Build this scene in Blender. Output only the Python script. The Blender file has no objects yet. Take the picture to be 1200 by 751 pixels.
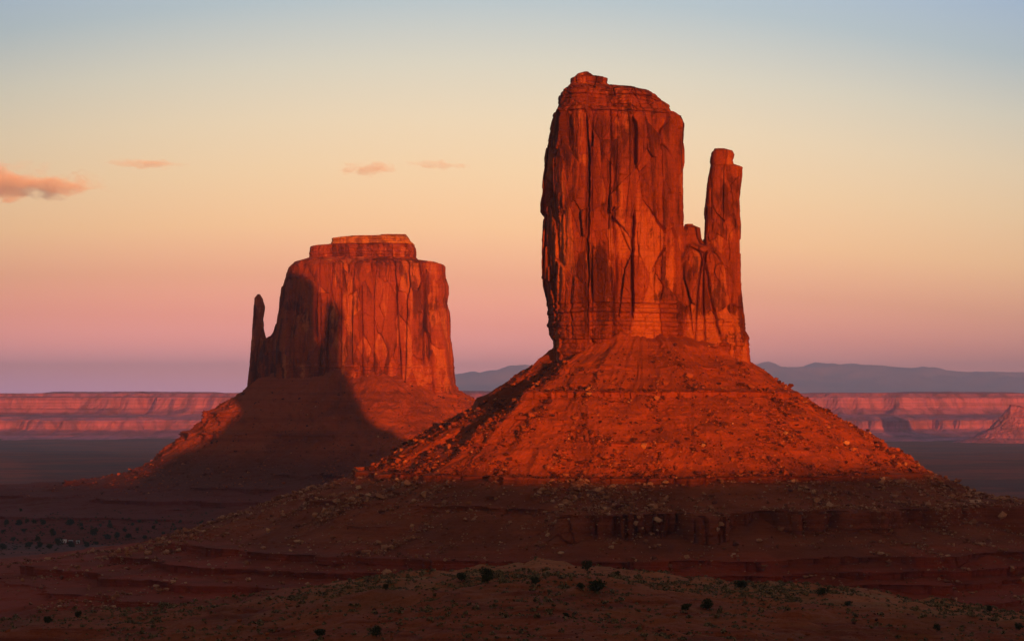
import bpy, bmesh, math, random
import numpy as np
from mathutils import Vector, Matrix

R = math.radians
SC = bpy.context.scene
COL = SC.collection
random.seed(7)
RNG = np.random.default_rng(7)

# ---------------------------------------------------------------- camera
F = 2800.0                      # focal length in pixels of the 1200 wide photograph
PITCH = math.atan2(94.5, F)     # the horizon sits below the middle of the picture
cam_d = bpy.data.cameras.new("camera")
cam_d.sensor_width = 36.0
cam_d.lens = F / 1200.0 * 36.0
cam_d.clip_start = 1.0
cam_d.clip_end = 200000.0
cam = bpy.data.objects.new("camera", cam_d)
cam.location = (0, 0, 0)
cam.rotation_euler = (math.pi / 2 + PITCH, 0, 0)
COL.objects.link(cam)
SC.camera = cam

# ---------------------------------------------------------------- light
SUN_AZ = 15.2        # degrees to the right of the spot behind the camera
SUN_EL = 1.95
sun_d = bpy.data.lights.new("sun", 'SUN')
sun_d.energy = 5.0
sun_d.angle = R(0.53)
sun_d.color = (1.0, 0.245, 0.022)
sun = bpy.data.objects.new("sun", sun_d)
to_sun = Vector((math.sin(R(SUN_AZ)) * math.cos(R(SUN_EL)), -math.cos(R(SUN_AZ)) * math.cos(R(SUN_EL)), math.sin(R(SUN_EL))))
sun.rotation_euler = (-to_sun).to_track_quat('-Z', 'Y').to_euler()
COL.objects.link(sun)

# ---------------------------------------------------------------- sky
world = bpy.data.worlds.new("World")
SC.world = world
world.use_nodes = True
nt = world.node_tree
nt.nodes.clear()
w_out = nt.nodes.new('ShaderNodeOutputWorld')
sky = nt.nodes.new('ShaderNodeTexSky')
sky.sky_type = 'NISHITA'
sky.sun_disc = False
sky.sun_elevation = R(SUN_EL)
sky.sun_rotation = math.pi - R(SUN_AZ)
bg1 = nt.nodes.new('ShaderNodeBackground')
bg1.inputs['Strength'].default_value = 0.05
nt.links.new(sky.outputs[0], bg1.inputs['Color'])
# the dusk band opposite the sun: colour by height above the horizon
tc = nt.nodes.new('ShaderNodeTexCoord')
sep = nt.nodes.new('ShaderNodeSeparateXYZ')
nt.links.new(tc.outputs['Generated'], sep.inputs[0])


def srgb(r, g, b):
    f = lambda c: (c / 255 / 12.92) if c / 255 <= 0.04045 else ((c / 255 + 0.055) / 1.055) ** 2.4
    return (f(r), f(g), f(b), 1.0)


def ramp(tree, stops, interp='EASE'):
    n = tree.nodes.new('ShaderNodeValToRGB')
    n.color_ramp.interpolation = interp
    e = n.color_ramp.elements
    while len(e) > 1:
        e.remove(e[-1])
    e[0].position, e[0].color = stops[0][0], stops[0][1]
    for p, c in stops[1:]:
        k = e.new(p)
        k.color = c
    return n


mr = nt.nodes.new('ShaderNodeMapRange')
mr.inputs['From Min'].default_value = -0.05
mr.inputs['From Max'].default_value = 0.75


def wmath(op, a, b=0.0):
    n = nt.nodes.new('ShaderNodeMath')
    n.operation = op
    for i, v in enumerate((a, b)):
        if hasattr(v, 'is_output'):
            nt.links.new(v, n.inputs[i])
        else:
            n.inputs[i].default_value = v
    return n.outputs[0]


# the twilight arch: the warm band sinks away to both sides and is pinker to the right
xx = wmath('MINIMUM', wmath('MULTIPLY', wmath('POWER', wmath('ABSOLUTE', wmath('SUBTRACT', sep.outputs['X'], 0.02)), 2.0), 3.6), 0.25)
lin = wmath('MULTIPLY', wmath('MAXIMUM', wmath('MINIMUM', sep.outputs['X'], 0.25), -0.25), 0.05)
zeff = wmath('ADD', wmath('MULTIPLY', sep.outputs['Z'], wmath('ADD', xx, 1.0)), lin)
nt.links.new(zeff, mr.inputs['Value'])
zz = lambda s: (s + 0.05) / 0.80
DUSK = [(0.0, (0.10, 0.06, 0.12, 1)), (zz(-0.006), (2.6, 1.15, 1.7, 1)), (zz(0.006), (2.55, 0.92, 0.92, 1)), (zz(0.018), (2.15, 0.72, 0.60, 1)), (zz(0.032), (1.62, 0.55, 0.39, 1)),
        (zz(0.050), (1.30, 0.55, 0.32, 1)), (zz(0.072), (1.24, 0.70, 0.36, 1)), (zz(0.095), (1.10, 0.74, 0.43, 1)), (zz(0.117), (0.96, 0.74, 0.50, 1)),
        (zz(0.140), (0.76, 0.69, 0.56, 1)), (zz(0.168), (0.46, 0.55, 0.61, 1)), (zz(0.21), (0.30, 0.45, 0.72, 1)), (zz(0.32), (0.24, 0.37, 0.72, 1)), (zz(0.44), (0.20, 0.24, 0.38, 1)), (zz(0.56), (0.25, 0.175, 0.135, 1))]
rp = ramp(nt, DUSK, 'LINEAR')
nt.links.new(mr.outputs[0], rp.inputs[0])
bg2 = nt.nodes.new('ShaderNodeBackground')
bg2.inputs['Strength'].default_value = 0.95
nt.links.new(rp.outputs[0], bg2.inputs['Color'])


def wstep(v, a, b):
    n = nt.nodes.new('ShaderNodeMapRange')
    n.interpolation_type = 'SMOOTHSTEP'
    n.inputs['From Min'].default_value = a
    n.inputs['From Max'].default_value = b
    nt.links.new(v, n.inputs['Value'])
    return n.outputs[0]


# dimmer to both sides of the arch, and much dimmer overhead and toward the west, set low to keep shaded rock dark
side = wmath('MAXIMUM', wmath('SUBTRACT', 1.0, wmath('MULTIPLY', wmath('POWER', wmath('ABSOLUTE', wmath('SUBTRACT', sep.outputs['X'], 0.03)), 2.0), 3.6)), 0.72)
east = wmath('ADD', 0.22, wmath('MULTIPLY', wstep(sep.outputs['Y'], -0.1, 0.75), 0.78))
nt.links.new(wmath('MULTIPLY', wmath('MULTIPLY', side, east), 1.0), bg2.inputs['Strength'])
add = nt.nodes.new('ShaderNodeAddShader')
nt.links.new(bg1.outputs[0], add.inputs[0])
nt.links.new(bg2.outputs[0], add.inputs[1])
nt.links.new(add.outputs[0], w_out.inputs['Surface'])

SC.view_settings.view_transform = 'Standard'
SC.view_settings.look = 'None'
SC.view_settings.exposure = 0.0
SC.view_settings.gamma = 1.0
SC.view_settings.use_curve_mapping = False
SC.render.engine = 'CYCLES'
SC.cycles.use_denoising = True
SC.cycles.max_bounces = 6
SC.cycles.diffuse_bounces = 3
SC.cycles.volume_bounces = 2
SC.cycles.volume_step_rate = 1.0


# ---------------------------------------------------------------- helpers
def tag(o, label=None, cat=None, group=None, kind=None):
    if label: o['label'] = label
    if cat: o['category'] = cat
    if group: o['group'] = group
    if kind: o['kind'] = kind
    return o


def px(x, y, Y):
    """a pixel of the photograph -> the point at world depth Y that it shows"""
    cx, cy = (x - 600.0) / F, (375.5 - y) / F
    dy = math.cos(PITCH) - cy * math.sin(PITCH)
    dz = math.sin(PITCH) + cy * math.cos(PITCH)
    t = Y / dy
    return (cx * t, Y, dz * t)


def hash3(ix, iy, iz, seed=0):
    h = (ix.astype(np.int64) * 374761393 + iy.astype(np.int64) * 668265263 + iz.astype(np.int64) * 2147483647 + seed * 974634777) & 0xFFFFFFFF
    h = ((h ^ (h >> 13)) * 1274126177) & 0xFFFFFFFF
    h = ((h ^ (h >> 16)) * 2246822519) & 0xFFFFFFFF
    return h ^ (h >> 15)


def rnd3(ix, iy, iz, seed=0):
    return hash3(ix, iy, iz, seed).astype(np.float64) / 4294967295.0


def vnoise(x, y, z, seed=0):
    """smooth gradient noise, about -1..1"""
    x, y, z = np.broadcast_arrays(np.asarray(x, float), np.asarray(y, float), np.asarray(z, float))
    ix, iy, iz = np.floor(x).astype(np.int64), np.floor(y).astype(np.int64), np.floor(z).astype(np.int64)
    fx, fy, fz = x - ix, y - iy, z - iz
    u, v, w = [f * f * f * (f * (f * 6 - 15) + 10) for f in (fx, fy, fz)]
    tot = 0
    for dx in (0, 1):
        for dy in (0, 1):
            for dz in (0, 1):
                h = hash3(ix + dx, iy + dy, iz + dz, seed)
                gx = (h & 1023) / 511.5 - 1
                gy = ((h >> 10) & 1023) / 511.5 - 1
                gz = ((h >> 20) & 1023) / 511.5 - 1
                g = gx * (fx - dx) + gy * (fy - dy) + gz * (fz - dz)
                tot = tot + g * (u if dx else 1 - u) * (v if dy else 1 - v) * (w if dz else 1 - w)
    return tot * 1.3


def fbm(x, y, z, octs=4, seed=0, gain=0.5, lac=2.03):
    a, s, t = 1.0, 1.0, 0
    for o in range(octs):
        t = t + a * vnoise(np.asarray(x) * s, np.asarray(y) * s, np.asarray(z) * s, seed + o * 17)
        a *= gain
        s *= lac
    return t


def ridged(x, y, z, octs=3, seed=0):
    a, s, t = 1.0, 1.0, 0
    for o in range(octs):
        t = t + a * (1 - 2 * np.abs(vnoise(np.asarray(x) * s, np.asarray(y) * s, np.asarray(z) * s, seed + o * 13)))
        a *= 0.5
        s *= 2.1
    return t


def worley(x, y, z, seed=0):
    """F1, F2 and the hashed value of the nearest cell"""
    x, y, z = np.broadcast_arrays(np.asarray(x, float), np.asarray(y, float), np.asarray(z, float))
    ix, iy, iz = np.floor(x).astype(np.int64), np.floor(y).astype(np.int64), np.floor(z).astype(np.int64)
    f1 = np.full(x.shape, 1e9)
    f2 = np.full(x.shape, 1e9)
    cid = np.zeros(x.shape)
    for dx in (-1, 0, 1):
        for dy in (-1, 0, 1):
            for dz in (-1, 0, 1):
                cx, cy, cz = ix + dx, iy + dy, iz + dz
                h = hash3(cx, cy, cz, seed)
                d = np.sqrt((cx + (h & 1023) / 1023 - x) ** 2 + (cy + ((h >> 10) & 1023) / 1023 - y) ** 2 + (cz + ((h >> 20) & 1023) / 1023 - z) ** 2)
                nearer = d < f1
                f2 = np.where(nearer, f1, np.minimum(f2, d))
                cid = np.where(nearer, rnd3(cx, cy, cz, seed + 5), cid)
                f1 = np.where(nearer, d, f1)
    return f1, f2, cid


def facets_of(x, y, z, seed=0, tx=0.4, tz=0.2):
    """cells as flat, differently tilted facets: F2-F1, cell value, and the facet's lean (in cell units)"""
    x, y, z = np.broadcast_arrays(np.asarray(x, float), np.asarray(y, float), np.asarray(z, float))
    ix, iy, iz = np.floor(x).astype(np.int64), np.floor(y).astype(np.int64), np.floor(z).astype(np.int64)
    f1 = np.full(x.shape, 1e9)
    f2 = np.full(x.shape, 1e9)
    cid = np.zeros(x.shape)
    lean = np.zeros(x.shape)
    for dx in (-1, 0, 1):
        for dy in (-1, 0, 1):
            for dz in (-1, 0, 1):
                cx, cy, cz = ix + dx, iy + dy, iz + dz
                h = hash3(cx, cy, cz, seed)
                ox, oy, oz = cx + (h & 1023) / 1023 - x, cy + ((h >> 10) & 1023) / 1023 - y, cz + ((h >> 20) & 1023) / 1023 - z
                d = np.sqrt(ox ** 2 + oy ** 2 + oz ** 2)
                nearer = d < f1
                f2 = np.where(nearer, f1, np.minimum(f2, d))
                g = hash3(cx, cy, cz, seed + 5)
                l = ((g & 1023) / 511.5 - 1) * tx * ox + (((g >> 10) & 1023) / 511.5 - 1) * tz * oz
                lean = np.where(nearer, l, lean)
                cid = np.where(nearer, ((g >> 20) & 1023) / 1023, cid)
                f1 = np.where(nearer, d, f1)
    return f2 - f1, cid, lean


def sstep(a, b, x):
    t = np.clip((x - a) / (b - a), 0, 1)
    return t * t * (3 - 2 * t)


def mesh_from(name, V, Q, mat, parent=None, smooth=False, tris=None, origin=None):
    """vertices (n,3), quads (m,4) -> one linked mesh object"""
    V = np.asarray(V, float)
    if origin is not None:
        V = V - np.asarray(origin)
    me = bpy.data.meshes.new(name)
    nq = 0 if Q is None else len(Q)
    ntr = 0 if tris is None else len(tris)
    me.vertices.add(len(V))
    me.vertices.foreach_set("co", V.astype(np.float32).ravel())
    loops = np.concatenate(([np.asarray(Q).ravel()] if nq else []) + ([np.asarray(tris).ravel()] if ntr else []))
    starts = np.concatenate([np.arange(nq) * 4, nq * 4 + np.arange(ntr) * 3])
    me.loops.add(len(loops))
    me.loops.foreach_set("vertex_index", loops.astype(np.int32))
    me.polygons.add(nq + ntr)
    me.polygons.foreach_set("loop_start", starts.astype(np.int32))
    me.polygons.foreach_set("loop_total", np.concatenate([np.full(nq, 4), np.full(ntr, 3)]).astype(np.int32))
    me.update(calc_edges=True)
    me.validate()
    me.polygons.foreach_set("use_smooth", np.full(len(me.polygons), smooth))
    me.materials.append(mat)
    o = bpy.data.objects.new(name, me)
    COL.objects.link(o)
    if origin is not None and parent is None:
        o.location = origin
    if parent is not None:
        o.parent = parent
    return o


def empty(name, loc):
    o = bpy.data.objects.new(name, None)
    o.location = loc
    o.empty_display_size = 5
    COL.objects.link(o)
    return o


def grid_quads(nr, nc, wrap=False):
    i = np.arange(nr - 1)[:, None]
    j = np.arange(nc if wrap else nc - 1)[None, :]
    j2 = (j + 1) % nc
    a = i * nc + j
    b = i * nc + j2
    return np.stack([a, b, b + nc, a + nc], -1).reshape(-1, 4)


# ---------------------------------------------------------------- materials
class NM:
    """small node-material builder"""
    def __init__(self, name, rough=0.95):
        self.m = bpy.data.materials.new(name)
        self.m.use_nodes = True
        self.t = self.m.node_tree
        self.b = self.t.nodes['Principled BSDF']
        self.b.inputs['Roughness'].default_value = rough
        self.b.inputs['Specular IOR Level'].default_value = 0.15
        self.geo = self.t.nodes.new('ShaderNodeNewGeometry')

    def n(self, kind, **kw):
        x = self.t.nodes.new(kind)
        for k, v in kw.items():
            setattr(x, k, v)
        return x

    def link(self, a, b):
        self.t.links.new(a, b)

    def pos(self, scale=(1, 1, 1)):
        mp = self.n('ShaderNodeMapping')
        mp.inputs['Scale'].default_value = scale
        self.link(self.geo.outputs['Position'], mp.inputs['Vector'])
        return mp.outputs[0]

    def noise(self, scale, detail=6, rough=0.6, dist=0.0, vec=None):
        x = self.n('ShaderNodeTexNoise')
        x.inputs['Scale'].default_value = 1.0
        x.inputs['Detail'].default_value = detail
        x.inputs['Roughness'].default_value = rough
        x.inputs['Distortion'].default_value = dist
        self.link(vec if vec is not None else self.pos(scale if isinstance(scale, tuple) else (scale,) * 3), x.inputs['Vector'])
        return x.outputs['Fac']

    def ramp(self, fac, stops, interp='LINEAR'):
        r = ramp(self.t, stops, interp)
        self.link(fac, r.inputs[0])
        return r.outputs[0]

    def mask(self, fac, a, b):
        r = self.n('ShaderNodeMapRange')
        r.interpolation_type = 'SMOOTHSTEP'
        r.inputs['From Min'].default_value = a
        r.inputs['From Max'].default_value = b
        self.link(fac, r.inputs['Value'])
        return r.outputs[0]

    def mix(self, fac, a, b, mode='MIX'):
        x = self.n('ShaderNodeMix', data_type='RGBA', blend_type=mode)
        for s, v in ((0, fac), (6, a), (7, b)):
            if hasattr(v, 'is_output'):
                self.link(v, x.inputs[s])
            else:
                x.inputs[s].default_value = v if s == 0 or len(v) == 4 else (*v, 1)
        return x.outputs[2]

    def math(self, op, a, b=0.0):
        x = self.n('ShaderNodeMath', operation=op)
        for s, v in ((0, a), (1, b)):
            if hasattr(v, 'is_output'):
                self.link(v, x.inputs[s])
            else:
                x.inputs[s].default_value = v
        return x.outputs[0]

    def color(self, c):
        if hasattr(c, 'is_output'):
            self.link(c, self.b.inputs['Base Color'])
        else:
            self.b.inputs['Base Color'].default_value = (*c[:3], 1)

    def bump(self, h, strength=0.6, dist=1.0):
        x = self.n('ShaderNodeBump')
        x.inputs['Strength'].default_value = strength
        x.inputs['Distance'].default_value = dist
        self.link(h, x.inputs['Height'])
        self.link(x.outputs[0], self.b.inputs['Normal'])


def rock_material(name, s=1.0, mid=(0.31, 0.066, 0.015), dark=(0.11, 0.023, 0.008), pale=(0.46, 0.130, 0.032)):
    """desert sandstone: old slabs dark with varnish, fresh scars pale, thin beds, fine upright streaks"""
    m = NM(name)
    at = m.n('ShaderNodeAttribute')
    at.attribute_name = "varnish"
    streak = m.noise((0.30 / s, 0.30 / s, 0.010 / s), 6, 0.7, 0.2)
    broad = m.noise((0.05 / s, 0.05 / s, 0.014 / s), 5, 0.6, 0.3)
    beds = m.noise((0.012 / s, 0.012 / s, 0.50 / s), 4, 0.7)
    fine = m.noise(0.7 / s, 6, 0.75)
    v = m.math('ADD', at.outputs['Fac'], m.math('MULTIPLY', m.math('SUBTRACT', broad, 0.5), 2.6))
    v = m.math('ADD', v, m.math('MULTIPLY', m.math('SUBTRACT', streak, 0.5), 0.9))
    c = m.ramp(v, [(0.02, (*pale, 1)), (0.22, (*mid, 1)), (0.55, tuple(0.75 * a + 0.25 * b for a, b in zip(mid, dark)) + (1,)), (0.80, (*dark, 1))])
    stain = m.noise((0.045 / s, 0.045 / s, 0.022 / s), 6, 0.62, 0.5)
    c = m.mix(m.math('MULTIPLY', m.mask(m.math('ADD', stain, m.math('MULTIPLY', m.math('SUBTRACT', streak, 0.5), 0.35)), 0.53, 0.62), 0.8), c, (*[0.75 * q for q in dark], 1))
    c = m.mix(m.math('MULTIPLY', m.mask(beds, 0.53, 0.64), 0.25), c, (*dark, 1))
    g = m.ramp(fine, [(0.25, (0.66, 0.66, 0.66, 1)), (0.75, (1.25, 1.25, 1.25, 1))])
    c = m.mix(1.0, c, g, 'MULTIPLY')
    m.color(c)
    h = m.math('ADD', m.math('MULTIPLY', fine, 0.8), m.math('ADD', m.math('MULTIPLY', streak, 0.5), m.math('MULTIPLY', beds, 0.8)))
    m.bump(h, 0.6, 1.0 * s)
    return m.m


def soil_material(name, s=1.0, mid=(0.38, 0.080, 0.018), dark=(0.17, 0.038, 0.013), pale=(0.46, 0.16, 0.06), shale=(0.38, 0.058, 0.018), zs=(-78.0, -92.0), drab=(0.36, 0.092, 0.030), zd=(-44.0, -52.0), bedded=0.35, speck=0.45):
    m = NM(name)
    big = m.noise((0.02 / s, 0.02 / s, 0.012 / s), 5, 0.6, 0.6)
    grain = m.noise(0.34 / s, 7, 0.78)
    beds = m.noise((0.004 / s, 0.004 / s, 0.32 / s), 5, 0.7)
    zz_ = m.n('ShaderNodeSeparateXYZ')
    m.link(m.geo.outputs['Position'], zz_.inputs[0])
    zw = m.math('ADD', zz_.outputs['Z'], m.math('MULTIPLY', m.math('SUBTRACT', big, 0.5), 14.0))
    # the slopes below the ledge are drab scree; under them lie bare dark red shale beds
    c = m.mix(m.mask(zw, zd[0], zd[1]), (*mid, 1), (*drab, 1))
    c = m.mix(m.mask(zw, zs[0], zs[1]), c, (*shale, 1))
    c = m.mix(m.math('MULTIPLY', m.mask(big, 0.44, 0.62), 0.55), c, (*dark, 1))
    c = m.mix(m.math('MULTIPLY', m.mask(beds, 0.48, 0.60), bedded), c, (*dark, 1))
    c = m.mix(m.math('MULTIPLY', m.mask(grain, 0.57, 0.70), speck), c, (*pale, 1))
    c = m.mix(m.math('MULTIPLY', m.mask(grain, 0.46, 0.34), speck), c, (*dark, 1))
    m.color(c)
    m.bump(m.math('ADD', grain, m.math('MULTIPLY', beds, 0.5 * bedded)), 0.9, 1.6 * s)
    return m.m


MAT_ROCK = rock_material("red sandstone", 1.0)
MAT_ROCK_FAR = rock_material("red sandstone of the farther butte", 1.5, (0.38, 0.080, 0.019), (0.14, 0.029, 0.011), (0.52, 0.155, 0.042))
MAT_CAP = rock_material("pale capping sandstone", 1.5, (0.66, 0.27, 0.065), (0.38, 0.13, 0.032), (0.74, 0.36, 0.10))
MAT_TALUS = soil_material("red talus", 1.0)
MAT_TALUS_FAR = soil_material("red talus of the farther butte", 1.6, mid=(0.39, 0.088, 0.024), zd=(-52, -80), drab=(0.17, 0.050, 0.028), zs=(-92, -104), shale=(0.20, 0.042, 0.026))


def boulder_material(name, stops):
    m = NM(name)
    rnd = m.math('FRACT', m.math('ADD', m.geo.outputs['Random Per Island'], m.n('ShaderNodeObjectInfo').outputs['Random']))
    c = m.ramp(rnd, stops)
    f = m.noise(0.9, 5, 0.7)
    c = m.mix(1.0, c, m.ramp(f, [(0.25, (0.6, 0.6, 0.6, 1)), (0.75, (1.2, 1.2, 1.2, 1))]), 'MULTIPLY')
    m.color(c)
    m.bump(f, 0.6, 0.6)
    return m.m


MAT_BOULDER = boulder_material("red sandstone rubble", [(0.0, (0.08, 0.020, 0.009, 1)), (0.38, (0.15, 0.036, 0.013, 1)), (0.60, (0.36, 0.086, 0.024, 1)), (0.93, (0.42, 0.11, 0.030, 1)), (0.985, (0.56, 0.22, 0.075, 1)), (1.0, (0.68, 0.36, 0.17, 1))])
MAT_TAN = boulder_material("tan rubble", [(0.0, (0.20, 0.058, 0.024, 1)), (0.5, (0.40, 0.160, 0.070, 1)), (0.85, (0.54, 0.265, 0.130, 1)), (1.0, (0.70, 0.41, 0.23, 1))])  # paler tone given to the stones below the ledge height


def ground_material():
    m = NM("desert soil")
    big = m.noise((0.0022, 0.0022, 0.0), 6, 0.6, 0.8)
    mid_ = m.noise((0.03, 0.03, 0.05), 6, 0.65, 0.5)
    grain = m.noise(0.7, 6, 0.75)
    beds = m.noise((0.004, 0.004, 0.6), 5, 0.7)
    sp = m.n('ShaderNodeSeparateXYZ')
    m.link(m.geo.outputs['Position'], sp.inputs[0])
    # orange blow-sand lies along the crest of the bench and in patches below it; the plain is dull red with grey scrub flats
    crest = m.math('MULTIPLY', m.mask(sp.outputs['Y'], 560.0, 592.0), m.mask(sp.outputs['Y'], 655.0, 640.0))
    crest = m.math('MULTIPLY', m.math('MULTIPLY', crest, m.math('ADD', 0.35, m.math('MULTIPLY', m.mask(mid_, 0.40, 0.56), 0.65))), m.mask(m.math('ADD', sp.outputs['X'], m.math('MULTIPLY', mid_, 30.0)), -48.0, -22.0))
    low = m.math('MULTIPLY', m.mask(sp.outputs['Y'], 640.0, 600.0), m.mask(mid_, 0.50, 0.62))
    sand = m.math('MAXIMUM', crest, m.math('MULTIPLY', low, 0.8))
    wash = m.noise((0.018, 0.075, 0.0), 7, 0.72, 0.6)
    sand = m.math('MULTIPLY', sand, m.mask(wash, 0.36, 0.54))
    near_ = m.mask(sp.outputs['Y'], 760.0, 640.0)
    c = m.mix(m.mask(big, 0.40, 0.60), (0.27, 0.058, 0.030, 1), (0.14, 0.046, 0.036, 1))
    c = m.mix(m.math('MULTIPLY', m.mask(beds, 0.46, 0.60), 0.6), c, (0.13, 0.028, 0.014, 1))
    c = m.mix(near_, c, m.mix(m.mask(beds, 0.45, 0.6), (0.34, 0.085, 0.032, 1), (0.22, 0.046, 0.019, 1)))
    c = m.mix(sand, c, m.mix(m.mask(mid_, 0.42, 0.62), (0.66, 0.245, 0.085, 1), (0.36, 0.105, 0.036, 1)))
    scrub = m.noise((0.012, 0.012, 0.0), 8, 0.8)
    c = m.mix(m.math('MULTIPLY', m.mask(scrub, 0.53, 0.62), m.math('SUBTRACT', 0.7, m.math('MULTIPLY', near_, 0.5))), c, (0.07, 0.05, 0.028, 1))
    c = m.mix(m.math('MULTIPLY', m.math('MULTIPLY', near_, m.mask(wash, 0.50, 0.40)), m.math('ADD', 0.15, m.math('MULTIPLY', crest, 0.5))), c, (0.44, 0.27, 0.10, 1))
    c = m.mix(m.math('MULTIPLY', m.mask(grain, 0.58, 0.70), 0.5), c, (0.45, 0.26, 0.14, 1))
    c = m.mix(m.math('MULTIPLY', m.mask(grain, 0.44, 0.32), 0.6), c, (0.07, 0.028, 0.016, 1))
    m.color(c)
    m.bump(grain, 0.8, 0.8)
    return m.m


MAT_GROUND = ground_material()


def mesa_material():
    m = NM("haze-tinted mesa rock")
    beds = m.noise((0.0004, 0.0004, 0.045), 5, 0.7)
    streak = m.noise((0.010, 0.004, 0.0026), 6, 0.7)
    c = m.mix(m.mask(beds, 0.42, 0.62), (0.66, 0.23, 0.40, 1), (0.42, 0.145, 0.25, 1))  # violet-pink of the distant haze is mixed into the rock colour
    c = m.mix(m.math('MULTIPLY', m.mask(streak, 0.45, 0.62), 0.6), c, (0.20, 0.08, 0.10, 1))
    m.color(c)
    m.bump(m.math('ADD', streak, beds), 0.8, 12.0)
    return m.m


MAT_MESA = mesa_material()
mm = NM("haze-tinted mountain rock")
mm.color(mm.ramp(mm.noise(0.0009, 6, 0.6), [(0.35, (0.40, 0.30, 0.40, 1)), (0.65, (0.60, 0.42, 0.50, 1))]))  # mauve of the haze is put into the mountain colour
MAT_MOUNT = mm.m


# ---------------------------------------------------------------- rock walls
def silhouette(pts, Y):
    """pixels (x, y) of an outline at depth Y -> world X as a function of z (sorted)"""
    w = np.array([px(x, y, Y) for x, y in pts])
    o = np.argsort(w[:, 2], kind='stable')
    return w[o, 2], w[o, 0]


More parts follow.
